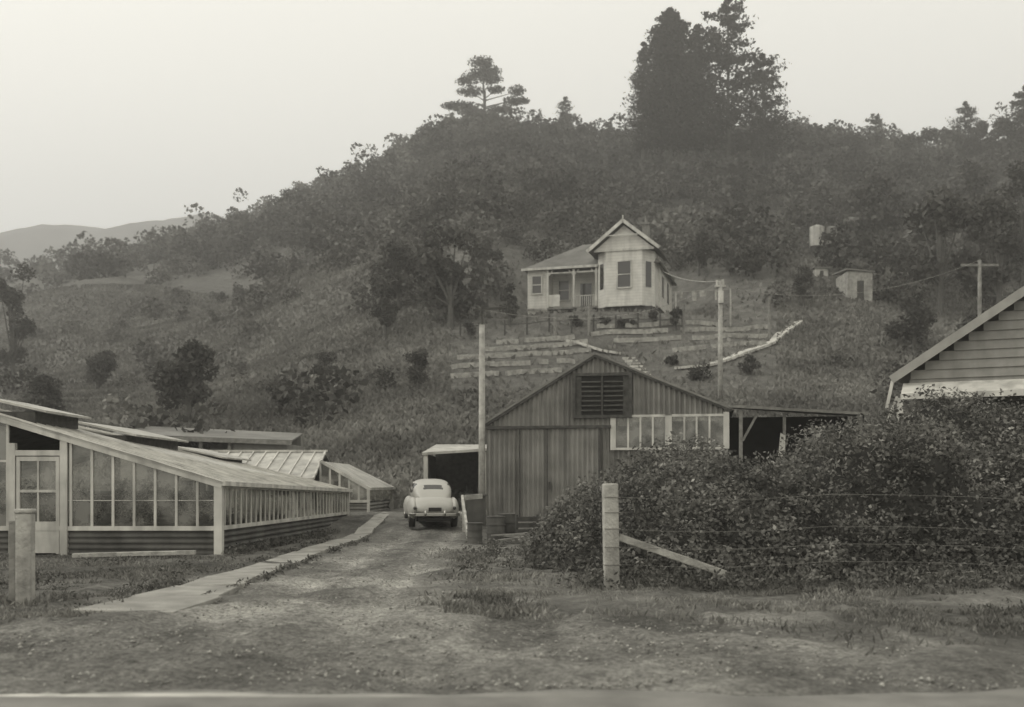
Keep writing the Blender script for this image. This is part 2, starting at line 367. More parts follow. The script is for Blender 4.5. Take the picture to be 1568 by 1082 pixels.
for k in range(1,nb_):
    t=k/nb_; p=sx(t); w.beam((*p,sill+.03),(*p,ez(t)-.08),.045,.045,(1,0,0))
p=sx(1); w.box(p[0]-.06,p[0]+.06,p[1]-.06,p[1]+.06,0,FEZ)
w.obj('frame','white',g)
q=B(); q.poly([(LX,ysz+.005,sill),(-11.2,ysz+.005,sill),(-11.2,ysz+.005,rake(-11.2)),(RX,ysz+.005,RZ),(LX,ysz+.005,EZ)])
q.poly([(-9.9,ysz+.005,sill),(CX,ysz+.005,sill),(CX,ysz+.005,EZ),(-9.9,ysz+.005,rake(-9.9))])
q.poly([(-10.96,ysz+.005,.75),(-10.16,ysz+.005,.75),(-10.16,ysz+.005,2.1),(-10.96,ysz+.005,2.1)])
q.obj('front_glass','glass',g)
a=sx(.01);m_=sx(.42);e_=sx(1)
B().poly([(*a,sill),(*m_,sill),(*m_,ez(.42)),(*a,EZ)]).obj('side_glass','glass',g)
B().poly([(*m_,sill),(*e_,sill),(*e_,FEZ),(*m_,ez(.42))]).obj('whitewashed_side_glass','milkglass',g)
d_=B(); d_.corrh((-9.9,ysz+.01),(CX-.09,ysz+.01),-.1,sill-.05,(0,-1)); d_.corrh((LX,ysz+.01),(-11.2,ysz+.01),-.1,sill-.05,(0,-1))
d_.corrh((sx(.01)[0]+.01,sx(.01)[1]),(sx(1)[0],sx(1)[1]),-.1,sill-.05,(1,-.05)); d_.obj('iron_dado','irondark',g)
r_=B(); r_.slab([(CX+.12,CY-.1,EZ+.02),(FX+.12,FY,FEZ+.02),(RX+.5,FY,RZ-.5),(RX,CY-.1,RZ+.04)],.04)
r_.slab([(RX,CY-.1,RZ+.04),(RX+.5,FY,RZ-.5),(LX,FY,FEZ),(LX,CY-.1,EZ+.02)],.04); r_.obj('roof','paleroof',g)
rb=B()
for k in range(27):
    t=k/26; e0=Vector((CX+.12+(FX-CX)*t,CY-.1+(FY-CY+.1)*t,EZ+.04+(FEZ-EZ)*t)); r0=Vector((RX+.5*t,e0.y,RZ+.06-.54*t)); rb.beam(e0,r0,.04,.02)
rb.beam((CX+.14,CY-.1,EZ),(FX+.14,FY,FEZ),.07,.1)
rb.obj('roof_bars','white',g)
vt=B(); vb=B()
for (xa,ya,l) in ((-12.2,24.0,2.6),(-11.4,27.5,4.5),(-10.6,33,3.5)):
    zt=rake(xa)-.04*(ya-23)
    vt.slab([(xa+1.5,ya,zt+.0),(xa+1.5,ya+l,zt),(xa-.1,ya+l,zt+.36),(xa-.1,ya,zt+.36)],.05)
    vb.box(xa-.06,xa+1.2,ya+.1,ya+l-.1,zt-.3,zt-.02)
vt.obj('roof_vents','paleroof',g); vb.obj('vent_boxes','timberdark',g)
B().box(LX,FX-.3,FY-.05,FY,0,FEZ).box(LX,RX,CY+5,FY,0,1.2).obj('back_wall','timberdark',g)
B().box(-9.7,-7.2,24.2,25.2,.55,.62).box(-18,-11.6,24.2,25.2,.55,.62).box(-9.5,-7.6,28,36,.55,.62).obj('benches','timber',g)
C=[];
for k in range(60):
    cx=rng.uniform(-16,-6.9); cy=rng.uniform(24.1,33)
    if -11.3<cx<-9.8 and cy<27: continue
    C.append(ell((cx,cy,.62+rng.uniform(.2,.7)),(.3,.3,.45),90,.2))
C=np.concatenate(C); leaves('bench_plants',C,.06,rng.uniform(.8,4.5,len(C)),'leaf',g,.6)
# second glasshouse behind
g2_=empty('greenhouse',(0,0,0)); 
f=B(); x0,x1=-11.8,-7.1; yf,yr,yb=37.2,40.2,43.2; ze,zr=1.75,2.8; bz=.45
B().slab([(x0,yf,ze),(x1,yf,ze),(x1-.1,yr,zr),(x0,yr,zr)],.03).slab([(x0,yr,zr),(x1-.1,yr,zr),(x1,yb,ze),(x0,yb,ze)],.03).obj('glass_roof','paleroof',g2_)
for k in range(11):
    x=x0+(x1-x0)*k/10; f.beam((x,yf,ze+.03),(min(x,x1-.1),yr,zr+.03),.05,.04); f.beam((x,yf,bz),(x,yf,ze),.06,.06)
f.beam((x0,yr,zr+.05),(x1,yr,zr+.05),.09,.08); f.beam((x0,yf-.02,ze),(x1,yf-.02,ze),.1,.1)
f.beam((x1+.02,yf,ze+.02),(x1-.08,yr,zr+.02),.07,.09)
f.obj('frame','white',g2_); B().box(x0,x1-.03,yf+.06,yb,0.2,ze-.05).obj('walls','irondark',g2_)
g3_=empty('glass_lean_to')
f=B(); yq=38.2; xa,xb=-7.0,-5.25
rk=lambda x:2.42+(x-xa)/(xb-xa)*(1.42-2.42)
for k in range(6):
    x=xa+(xb-xa)*k/5; f.box(x-.035,x+.035,yq-.03,yq+.03,.9,rk(x))
f.beam((xa,yq-.04,rk(xa)),(xb+.08,yq-.04,rk(xb)-.04),.06,.11); f.beam((xa,yq-.04,.95),(xb,yq-.04,.95),.06,.1)
f.beam((xb,yq,1.4),(xb+.2,45,1.4),.08,.1); f.box(xb-.05,xb+.05,yq-.05,yq+.05,.3,1.4)
f.obj('frame','white',g3_); B().slab([(xa,yq,rk(xa)),(xb+.05,yq,rk(xb)),(xb+.25,45,rk(xb)),(xa,45,rk(xa))],.03).obj('roof','paleroof',g3_)
B().poly([(xa,yq,.95),(xb,yq,.95),(xb,yq,rk(xb)),(xa,yq,rk(xa))]).poly([(xb,yq,.95),(xb+.2,45,.95),(xb+.2,45,1.4),(xb,yq,1.4)]).obj('glass','milkglass',g3_)
B().corrh((xa,yq),(xb,yq),.2,.9,(0,-1)).corrh((xb,yq),(xb+.2,45),.2,.9,(1,0)).obj('iron_dado','iron',g3_)
# long packing shed behind
ps=empty('packing_shed')
B().slab([(-18.2,47,3.85),(-9.9,47,3.55),(-10.4,52,4.1),(-18.0,52,4.45)],.08).obj('roof','roof',ps)
B().box(-17.8,-16.6,47.5,51.5,.8,3.6).box(-12.7,-10.2,47.5,51.5,.8,3.4).box(-17.8,-10.3,51.0,51.5,.8,3.9).obj('walls','greyboard',ps)
f=B()
for x in(-15.5,-14.1,-12.8): f.box(x-.08,x+.08,47.3,47.45,.8,3.6)
f.beam((-18.2,46.98,3.72),(-9.9,46.98,3.42),.05,.18); f.obj('posts','timber',ps)
B().beam((-9.2,21.9,.09),(-6.75,22.3,.13),.2,.09).obj('timber_plank','post',None,bevel=.01)
po=empty('gate_post',(-6.52,14,0),.1); B().box(-.1,.1,-.1,.1,-.3,1.2).box(-.115,.115,-.115,.115,1.2,1.26).obj('post','post',po,bevel=.02); B().box(-.2,-.11,-.05,.08,-.2,1.1).obj('stop_board','timber',po,bevel=.01)
# ---------------------------------------------------------------- shed
sh=empty('corrugated_iron_shed',(-.88,36,.4),math.atan2(-1.5,8.02)); W_=8.16; AP=3.76
PT,AM=.17,.035
def tp(x): return 3.2+(x/AP)*2.33 if x<AP else 5.53-(x-AP)/(W_-AP)*1.88
c=B(); c.corr(0,1.18,.02,lambda x:-.2,lambda x:3.12,PT,AM); c.corr(3.0,4.3,.02,lambda x:-.2,lambda x:3.12,PT,AM); c.corr(4.3,W_,.02,lambda x:-.2,lambda x:2.36,PT,AM)
c.corr(0,3.0,-.05,lambda x:3.12,tp,PT,AM); c.corr(3.0,5.0,-.05,lambda x:4.9,tp,PT,AM); c.corr(5.0,W_,-.05,lambda x:3.5,lambda x:max(tp(x),3.51),PT,AM); c.corr(3,5,-.03,lambda x:3.12,lambda x:3.44,PT,AM)
c.obj('front_wall','iron',sh)
dr=B(); dr.corr(1.2,2.12,-.09,lambda x:.02,lambda x:3.05,PT,.03); dr.corr(2.16,3.9,-.11,lambda x:.0,lambda x:3.05,PT,.03); dr.obj('sliding_doors','iron',sh)
dr=B(); dr.box(0,4.3,-.2,-.14,3.06,3.16); dr.box(1.16,1.2,-.15,-.04,0,3.05); dr.box(2.12,2.16,-.17,-.05,0,3.05)
dr.beam((-.12,-.14,tp(0)-.05),(AP,-.14,tp(AP)),.08,.14); dr.beam((AP,-.14,tp(AP)),(W_+.12,-.14,tp(W_)-.04),.08,.14)
dr.box(2.2,2.25,-.2,-.15,1.0,1.25); dr.box(3.88,3.94,-.17,-.05,0,3.05)
dr.obj('trim','timberdark',sh)
B().slab([(-.2,-.2,tp(0)),(AP,-.2,tp(AP)+.08),(AP,9,tp(AP)+.08),(-.2,9,tp(0))],.06).slab([(AP,-.2,tp(AP)+.08),(W_+.2,-.2,tp(W_)),(W_+.2,9,tp(W_)),(AP,9,tp(AP)+.08)],.06).obj('roof','roof',sh)
B().box(0,.05,.08,9,-.3,3.1).box(W_-.05,W_,.08,9,-.3,3.5).box(.06,W_-.06,8.9,9,-.3,3.2).obj('side_walls','iron',sh)
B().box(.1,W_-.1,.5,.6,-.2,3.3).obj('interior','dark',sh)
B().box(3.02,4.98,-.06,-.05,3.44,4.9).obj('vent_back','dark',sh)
lv=B()
lv.box(3.0,3.1,-.18,-.08,3.4,4.92);lv.box(4.9,5.0,-.18,-.08,3.4,4.92);lv.box(3.1,4.9,-.18,-.08,4.82,4.92);lv.box(3.1,4.9,-.18,-.08,3.4,3.5);lv.box(3.97,4.03,-.17,-.08,3.5,4.82)
for (xa,xb) in((3.3,3.95),(4.05,4.7)):
    for k in range(7):
        z=3.66+k*.16; lv.beam((xa,-.12,z),(xb,-.12,z),.09,.03,(0,-.6,1))
lv.box(3.1,3.3,-.12,-.07,3.5,4.82);lv.box(4.7,4.9,-.12,-.07,3.5,4.82)
lv.obj('louvre_vent','timberdark',sh)
wf=B(); z0,z1=2.4,3.46
wf.box(4.28,4.46,-.13,-.03,z0-.08,z1);wf.box(6.1,6.32,-.13,-.03,z0,z1);wf.box(W_-.16,W_+.03,-.13,-.03,z0-.05,z1+.1)
wf.box(4.46,W_-.16,-.12,-.04,z0-.08,z0); wf.box(4.46,6.1,-.1,-.04,z1-.04,z1+.04);wf.box(6.32,W_-.16,-.1,-.04,z1-.04,z1+.04)
for x in(4.87,5.28,5.69,6.73,7.13,7.55): wf.box(x-.03,x+.03,-.09,-.05,z0,z1-.04)
wf.obj('window_frames','white',sh)
B().poly([(4.4,-.06,z0),(W_-.1,-.06,z0),(W_-.1,-.06,z1),(4.4,-.06,z1)]).obj('window_glass','glass',sh)
B().slab([(W_+.05,-.3,3.78),(12.6,-.6,3.45),(12.6,4,3.7),(W_+.05,4,4.05)],.09).obj('lean_to_roof','timber',sh)
l=B(); l.box(8.5,8.62,-.2,-.08,0,3.6); l.box(12.2,12.35,-.4,-.28,0,3.4); l.beam((8.62,-.14,2.6),(9.1,-.14,3.5),.08,.08); l.box(9.9,10.0,-.1,0,1.4,3.5)
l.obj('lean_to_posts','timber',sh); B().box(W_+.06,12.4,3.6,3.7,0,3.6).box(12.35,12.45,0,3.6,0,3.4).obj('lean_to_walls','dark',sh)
sa=B(); sa.slab([(9.75,-.2,2.1),(9.95,-.2,2.05),(9.98,-.2,2.75),(9.82,-.2,2.85)],.06); sa.obj('hung_sack','white',sh)
# garage
cp=empty('garage'); B().slab([(-3.55,41.2,2.82),(-1.0,41.2,2.98),(-1.0,45.5,3.3),(-3.3,45.5,3.3)],.1).obj('roof','paleroof',cp)
B().box(-3.45,-3.3,41.5,45,.3,2.75).box(-3.3,-1.1,45,45.1,.3,3).box(-1.1,-1.0,41.5,45,.3,2.9).obj('walls','timberdark',cp)
B().box(-3.5,-3.33,41.3,41.45,.3,2.75).box(-1.15,-1.02,41.3,41.45,.3,2.85).obj('posts','white',cp)
# utility poles
def pole(u,vtop,d,r,m='post'):
    top=sv(u,vtop,d); zb=float(gz(top.x,d)); e=empty('utility_pole',(top.x,d,zb)); h=top.z-zb
    B().cyl((0,0,-.5),(0,0,h),r*1.15,r*.85,12).obj('pole',m,e,True)
    return e,h
e,h=pole(738,497,35.4,.11)
B().beam((-.3,0,h+.5),(.85,0,h+.58),.06,.07).beam((0,0,h-.1),(0,0,h+.55),.07,.07).obj('crossarm','timberdark',e)
P1=Vector((e.location.x,e.location.y,e.location.z+h+.5))
e,h=pole(1103,430,60,.14); 
B().box(-.3,.3,-.1,.1,h-.35,h-.25).cyl((.15,0,h-.25),(.15,0,h+.1),.09,.07,8).cyl((-.2,0,h-.25),(-.2,0,h+.05),.06,.06,8).cyl((0,-.15,h-1.3),(0,-.15,h-.6),.16,.16,8).obj('insulators','white',e)
P2=Vector((e.location.x,e.location.y,e.location.z+h))
e,h=pole(563,452,90,.12,m='timber')
e,h=pole(1500,398,62,.12,m='timber'); B().beam((-1.1,0,h-.3),(1.1,0,h-.3),.12,.14).obj('crossarm','timber',e); P3=Vector((e.location.x,e.location.y,e.location.z+h))
wi=B()
def wire(a,b,sag,r=.014,n=12):
    a=Vector(a);b=Vector(b);pr=a
    for k in range(1,n+1):
        t=k/n; p=a.lerp(b,t)-Vector((0,0,sag*4*t*(1-t))); wi.cyl(pr,p,r,r,4); pr=p
wire(P2,sv(1015,415,78),.3,.03);wire(P2+Vector((0,0,-.3)),P3,1.2,.01);wire(P1,P2,1.0,.008)
wi.obj('power_lines','terrace')
# ---------------------------------------------------------------- villa
hs=empty('villa',(1.2,81,HZ),math.radians(-16))
B().box(.1,9.9,.3,9,-2,.9).box(5.7,9.8,-.8,.3,-2.5,.6).obj('foundation','timberdark',hs)
wl=B(); wl.box(0,10,1.8,9,.9,4.0); wl.box(0,1.6,.05,1.8,.5,3.85)
pts=[(5.6,1.8),(5.6,-.2),(6.4,-1.2),(9.1,-1.2),(9.9,-.2),(9.9,1.8)]
for i in range(5):
    a,b2=pts[i],pts[i+1]; wl.poly([(*a,.6),(*b2,.6),(*b2,4.75),(*a,4.75)])
wl.poly([(5.45,-1.22,4.75),(10.05,-1.22,4.75),(7.75,-1.22,6.6)])
wl.box(9.9,10.0,1.8,8.6,4.0,4.6)
wl.obj('walls','whiteboard',hs)
rf=B()
EZh=3.95
rf.slab([(-.35,-.3,EZh),(5.6,-.3,EZh),(7.2,4.6,6.7),(3.4,4.6,6.7)],.08)
rf.slab([(5.6,-.3,EZh),(10.4,-.3,EZh+.0),(7.2,4.6,6.7)],.07)
rf.slab([(10.4,-.3,EZh),(10.4,9.4,EZh),(7.2,4.6,6.7)],.08)
rf.slab([(10.4,9.4,EZh),(-.35,9.4,EZh),(3.4,4.6,6.7),(7.2,4.6,6.7)],.08)
rf.slab([(-.35,9.4,EZh),(-.35,-.3,EZh),(3.4,4.6,6.7)],.08)
rf.slab([(5.1,-1.6,4.72),(7.75,-1.6,6.85),(7.75,4.6,6.85),(5.1,4.6,4.72)][::-1],.08)
rf.slab([(7.75,-1.6,6.85),(10.4,-1.6,4.72),(10.4,4.6,4.72),(7.75,4.6,6.85)][::-1],.08)
rf.obj('roof','roofhouse',hs)
t=B(); t.beam((5.05,-1.66,4.7),(7.75,-1.66,6.87),.08,.24);t.beam((7.75,-1.66,6.87),(10.45,-1.66,4.7),.08,.24)
t.beam((-.4,-.36,3.9),(5.6,-.36,3.9),.08,.18); t.box(7.7,7.8,-1.7,-1.62,6.7,7.25); t.beam((6.6,-1.6,5.8),(8.9,-1.6,5.8),.06,.08)
t.box(5.5,10.0,-1.3,-1.24,4.7,4.85)
for x in(1.65,3.7,5.45): 
    t.box(x-.07,x+.07,-.2,-.06,.9,3.8); t.beam((x,-.13,3.3),(x+.4,-.13,3.75),.05,.08); t.beam((x,-.13,3.3),(x-.4,-.13,3.75),.05,.08)
t.beam((1.6,-.13,3.55),(5.6,-.13,3.55),.05,.12)
t.box(0,1.6,-.1,-.02,.75,.95);t.box(1.6,2.6,-.1,-.04,1.0,1.9)
for x in np.arange(3.9,5.4,.16): t.box(x-.02,x+.02,-.14,-.1,.95,1.7)
t.box(3.8,5.4,-.16,-.08,1.7,1.76)
def win(x0,x1,y,z0,z1):
    t.box(x0-.1,x0,y-.05,y+.02,z0-.1,z1+.1);t.box(x1,x1+.1,y-.05,y+.02,z0-.1,z1+.1);t.box(x0,x1,y-.05,y+.02,z1,z1+.1);t.box(x0,x1,y-.07,y+.02,z0-.1,z0);t.box(x0,x1,y-.035,y+.01,(z0+z1)/2-.03,(z0+z1)/2+.03)
win(7.3,8.25,-1.25,2.0,3.9); win(2.1,2.9,1.75,1.8,3.3); win(.4,1.1,.0,2.1,3.4)
t.obj('trim','white',hs)
d=B(); d.box(7.3,8.25,-1.24,-1.22,2.0,3.9);d.box(2.1,2.9,1.76,1.78,1.8,3.3);d.box(.4,1.1,.01,.03,2.1,3.4);d.box(3.8,4.7,1.74,1.78,.95,3.0)
for (a,b2) in((pts[1],pts[2]),(pts[3],pts[4])):
    a=Vector((*a,0));b2=Vector((*b2,0));n_=Vector(((b2-a).y,-(b2-a).x,0)).normalized()*.03
    p=a.lerp(b2,.28)+n_;q_=a.lerp(b2,.72)+n_; d.poly([(p.x,p.y,2),(q_.x,q_.y,2),(q_.x,q_.y,3.9),(p.x,p.y,3.9)])
for y in (3,6): d.box(10.01,10.03,y,y+1,1.9,3.5)
d.obj('window_glass','blackglass',hs)
B().box(8.2,8.75,4.6,5.2,5,8.2).box(8.12,8.83,4.52,5.28,8.0,8.12).cyl((8.47,4.9,8.2),(8.47,4.9,8.7),.13,.1,8).obj('chimney','brick',hs)
B().box(0,5.6,-.1,1.8,.78,.9).obj('verandah_floor','timber',hs)
s_=B()
for k in range(6): s_.box(4.0,5.2,-.4-.3*k,-.1-.3*k,.62-.17*k-.3,.75-.17*k)
s_.obj('steps','timber',hs)
# fence in front of villa
fn=empty('garden_fence'); f=B(); prev=None
for u in range(705,1060,34):
    p=sight(u,516-(u-700)*.03); 
    f.box(p.x-.06,p.x+.06,p.y-.06,p.y+.06,p.z-.3,p.z+1.0+.25*rng.random())
    if prev is not None and rng.random()<.8:
        for hh_ in(.75,): f.beam(prev+Vector((0,0,hh_)),p+Vector((0,0,hh_+.1*rng.random())),.04,.06)
    prev=p
f.obj('rails','timberdark',fn)
for (u,vt,vb) in((850,478,520),(902,466,514),(1047,468,512),(1178,455,520)):
    p=sight(u,vb); hgt=(vb-vt)*p.y/F; B().cyl((p.x,p.y,p.z-.3),(p.x,p.y,p.z+hgt),.11,.1,8).obj('clothesline_post' if u>1000 else 'garden_post','timber')
a=sight(1035,490)+Vector((0,0,2.0)); b2=a+Vector((3.6,-1.5,-.1)); wl_=B(); wl_.cyl(a,b2,.015,.015,4); wl_.cyl(b2,b2-Vector((0,0,2.6)),.06,.06,6); wl_.cyl(a,a-Vector((0,0,2.3)),.06,.06,6)
for k in range(4):
    p=a.lerp(b2,.1+.2*k+.04*(k%2)); w2=.1+.08*(k%3); wl_.slab([(p.x-w2,p.y,p.z-.02),(p.x+w2,p.y+.05,p.z-.02),(p.x+w2*.9,p.y+.1,p.z-.4-.3*(k%2)),(p.x-w2*.9,p.y,p.z-.45-.25*(k%2))],.02)
wl_.obj('washing_line','post')
def terr(name,u0,v0,u1,v1):
    b_=B(); prev=None; P=[sight(u0+(u1-u0)*k/14,v0+(v1-v0)*k/14) for k in range(15)]
    for k in range(15):
        nb2=P[max(0,k-2):k+3]; yy=sum(p.y for p in nb2)/len(nb2); xx_=P[k].x; p=Vector((xx_,yy,float(gz(xx_,yy))))
        if prev is not None and rng.random()<.95:
            b_.beam(prev+Vector((0,0,.12+.06*rng.random())),p+Vector((0,0,.12+.06*rng.random())),.2,.32)
        prev=p
    return b_.obj(name,'terrace')
for a in((700,552,905,540),(690,566,880,556),(690,580,860,570),(735,540,900,530),(760,528,880,522),(905,516,1180,505),(940,527,1180,516),(1030,540,1170,528),(900,506,1100,497)): terr('terrace_wall',*a)
pm=mat('trodden_path',.42,.95,2,.3)
def path(name,pts,wd):
    b_=B(); P=[]
    for i in range(len(pts)-1):
        for k in range(8):
            t=k/8; P.append(sight(pts[i][0]+(pts[i+1][0]-pts[i][0])*t,pts[i][1]+(pts[i+1][1]-pts[i][1])*t))
    Q=[sum(P[max(0,i-2):i+3],Vector())/len(P[max(0,i-2):i+3]) for i in range(len(P))]
    for q_ in Q: q_.z=float(gz(q_.x,q_.y))
    for a,c in zip(Q[:-1],Q[1:]): b_.beam(a+Vector((0,0,.03)),c+Vector((0,0,.03)),wd*rng.uniform(.75,1.1),.16)
    return b_.obj(name,pm)
path('garden_path',[(1030,566),(1080,562),(1130,545),(1180,525),(1205,505),(1225,490)],.9)
path('garden_path',[(865,523),(895,530),(925,540),(960,545)],.8)
st=B(); p=sight(992,580)
for k in range(8):
    yk=p.y+k*.62; xk=p.x-.05-.09*k; zk=float(gz(xk,yk)); st.box(xk-.42,xk+.42,yk,yk+.3,zk-.3,zk+.14)
st.obj('garden_steps','white')
def hut(name,u0,u1,v0,v1,m,roofm='roof',depth=3):
    p=sight((u0+u1)/2,v1); d=p.y; w=(u1-u0)*d/F; h=(v1-v0)*d/F; e=empty(name,p)
    B().box(-w/2,w/2,0,depth,-.8,h*.88).obj('walls',m,e); B().slab([(-w/2-.15,-.2,h*.95),(w/2+.15,-.2,h*.88),(w/2+.15,depth+.2,h),(-w/2-.15,depth+.2,h*1.05)],.1).obj('roof',roofm,e)
    B().box(-w*.12,w*.15,-.03,-.01,0,h*.6).obj('door','timberdark',e); return e
hut('garden_shed',1298,1336,410,462,'terrace'); hut('garden_shed',1248,1268,408,424,'white')
def tank(u0,u1,v0,v1):
    p=sight((u0+u1)/2,v1+10); d=p.y; w=(u1-u0)*d/F; h=(v1+10-v0)*d/F; e=empty('water_tank',p)
    b_=B(); b_.cyl((0,0,.8),(0,0,h),w/2,w/2,24); b_.cyl((0,0,h),(0,0,h+.25),w/2,w*.1,24)
    for z in np.arange(1.1,h,.35): b_.cyl((0,0,z),(0,0,z+.06),w/2+.04,w/2+.04,24)
    b_.obj('tank','greyboard' if u0!=1240 else 'white' ,e); B().box(-w*.4,w*.4,-w*.4,w*.4,-.8,.8).obj('stand','timberdark',e)
tank(1240,1262,348,378);tank(1263,1284,350,378);tank(1292,1317,336,352)
# ---------------------------------------------------------------- right house
rh=empty('weatherboard_house',(10.25,28,0),math.radians(-25))
b_=B(); S=.67
for k in range(22):
    z0=2.0+k*.24; z1=z0+.24
    lx=max(.35,(z1-4.45)/S+.1); rx=8.6-max(.35,(z1-4.45)/S+.1)
    if rx-lx<.1: break
    b_.slab([(lx,.30,z0),(rx,.30,z0),(rx,.345,z1),(lx,.345,z1)],.03)
b_.obj('weatherboards','greyboard',rh)
B().box(.36,8.2,.4,8,0,4.3).poly([(.3,.38,4.3),(8.3,.38,4.3),(4.3,.38,7.1)]).obj('walls','greyboard',rh)
B().slab([(0,0,4.45),(4.3,0,7.33),(4.3,8,7.33),(0,8,4.45)][::-1],.08).slab([(4.3,0,7.33),(8.6,0,4.45),(8.6,8,4.45),(4.3,8,7.33)][::-1],.08).obj('roof','roof',rh)
B().beam((-.08,-.02,4.38),(4.3,-.02,7.3),.06,.22).beam((4.3,-.02,7.3),(8.7,-.02,4.38),.06,.22).obj('bargeboards',mat('grey_paint',.27,.7,2,.15,stain=.2),rh)
B().slab([(.2,-.55,3.92),(8.4,-.55,3.92),(8.4,.28,4.3),(.2,.28,4.3)],.06).box(.2,8.4,-.62,-.56,3.8,3.95).obj('awning_roof','white',rh)
B().box(.1,.25,-.5,-.35,2,3.85).beam((-.15,-.42,3.2),(.1,-.42,3.9),.06,.06).beam((-.05,0,4.35),(-.2,0,3.6),.08,.08).obj('downpipe','white',rh)
B().box(.8,8,.24,.28,2.0,3.75).obj('porch_wall','timberdark',rh)
# ---------------------------------------------------------------- fence & strainer post
fp=empty('strainer_post',(1.53,16,0),.05); B().beam((0,0,-.3),(-.03,0,1.6),.23,.22,(0,1,0)).obj('post','post',fp,bevel=.025)
g_=B()
for z in(.35,.62,.9,1.15,1.38): g_.box(-.128,.118,-.118,.118,z,z+.015)
g_.obj('wire_notches','timber',fp); B().beam((.1,.0,.78),(1.78,.1,.2),.09,.11).obj('brace','post',fp,bevel=.01)
wf_=B()
for z in(.36,.63,.9,1.39): 
    pr=Vector((1.6,16,z))
    for k in range(1,14):
        nx_=Vector((1.6+k*1.1,16+.02*k,z-.05*math.sin(k*1.3)+.02*math.sin(k*3))); wf_.cyl(pr,nx_,.003,.003,4); pr=nx_
wf_.obj('wire_fence','timber')
# junk by the shed
def drum(x,y,r,h,m='irondark',name='oil_drum'):
    z=float(gz(x,y)); b_=B(); b_.cyl((x,y,z),(x,y,z+h),r,r,18)
    for t in(0,.33,.66,.97): b_.cyl((x,y,z+h*t),(x,y,z+h*t+.03),r+.02,r+.02,18)
    b_.obj(name,m)
drum(-.98,27.5,.2,.55); drum(-.45,29,.25,.7); drum(-.15,29.6,.25,.75)
bx=empty('timber_crate',(-.25,29.0,float(gz(-.3,29))),.3); f=B()
for k in range(4): f.box(.3,1.0,-.3,-.27,.05+k*.17,.18+k*.17); f.box(.97,1.0,-.27,.3,.05+k*.17,.18+k*.17)
f.box(.3,.36,-.26,-.2,0,.75); f.box(.9,.96,-.26,-.2,0,.75); f.obj('slats','timberdark',bx)
f=B()
for k in range(26):
    x=rng.uniform(0,1.6); y=rng.uniform(26.5,32.5); z=float(gz(x,y))+.08+.06*(k%4); a=rng.uniform(-.5,.5); l=rng.uniform(.4,.9)
    f.beam((x-l*math.cos(a),y-l*math.sin(a),z),(x+l*math.cos(a),y+l*math.sin(a),z+rng.uniform(-.03,.12)),.14,.05)
f.obj('timber_pile','timber')
f=B(); f.beam((-1.55,32.5,1.15),(-1.2,28.3,.2),.07,.2); f.beam((-1.5,32.5,.1),(-1.5,32.5,1.2),.09,.09); f.beam((-1.5,32.5,1.15),(-.95,33,1.2),.06,.15); f.obj('leaning_boards','post')
B().box(-1.45,-.85,33.2,34,.25,1.2).box(-1.5,-.8,33.1,34.1,1.2,1.26).obj('storage_bin','irondark')
# ---------------------------------------------------------------- car
def loft(stn,ny=70,na=56,exp=2.6):
    st_=np.array(stn,float); yy=np.linspace(st_[0,0],st_[-1,0],ny)
    cols=[np.interp(yy,st_[:,0],st_[:,i]) for i in range(1,4)]
    ker=np.array([1,2,3,2,1])/9.
    for _ in range(2):
        cols=[np.concatenate([c[:2],np.convolve(c,ker,'same')[2:-2],c[-2:]]) for c in cols]
    hw,zb,zt=cols; V=[];F_=[]
    for i in range(ny):
        for k in range(na):
            a=2*math.pi*k/na; ca,sa=math.cos(a),math.sin(a)
            V.append((hw[i]*math.copysign(abs(ca)**(2/exp),ca),yy[i],(zb[i]+zt[i])/2+(zt[i]-zb[i])/2*math.copysign(abs(sa)**(2/exp),sa)))
    for i in range(ny-1):
        for k in range(na):
            a=i*na+k;b=i*na+(k+1)%na; F_.append((a,b,b+na,a+na))
    F_.append(tuple(range(na-1,-1,-1)));F_.append(tuple(range((ny-1)*na,ny*na)))
    return V,F_
car=empty('parked_car',(-2.72,34.6,float(gz(-2.7,33.6))-.03),math.radians(9))
def carpart(name,V,F_,glassf=None,m='carpaint'):
    me=bpy.data.meshes.new(name);me.from_pydata(V,[],F_);me.update();me.materials.append(M[m]);me.materials.append(M['blackglass'])
    me.polygons.foreach_set('use_smooth',[True]*len(me.polygons))
    if glassf:
        for p in me.polygons:
            if glassf(p.center): p.material_index=1
    return link(bpy.data.objects.new(name,me),car)
V,F_=loft([(-2.05,.40,.48,.66),(-1.97,.58,.40,.80),(-1.8,.68,.33,.93),(-1.5,.72,.30,1.02),(-.8,.74,.28,1.06),(.3,.74,.28,1.06),(1.0,.68,.28,1.03),(1.6,.56,.3,.98),(1.95,.42,.36,.86),(2.08,.28,.45,.7)]); carpart('body',V,F_)
V,F_=loft([(-1.72,.36,.8,.92),(-1.45,.53,.8,1.16),(-1.15,.60,.8,1.36),(-.8,.63,.8,1.49),(-.3,.64,.8,1.55),(.2,.63,.8,1.54),(.55,.61,.8,1.46),(.85,.58,.8,1.24),(1.08,.54,.8,1.02)],90,72,3.0)
def gf(c):
    if 1.12<c.z<1.40:
        if abs(c.x)>.5 and -1.0<c.y<.72 and not(-.28<c.y<-.2) : return True
        if c.y<-1.0 and abs(c.x)<.30 and 1.2<c.z<1.35: return True
        if c.y>.55 and abs(c.x)<.5: return True
    return False
carpart('cabin',V,F_,gf)
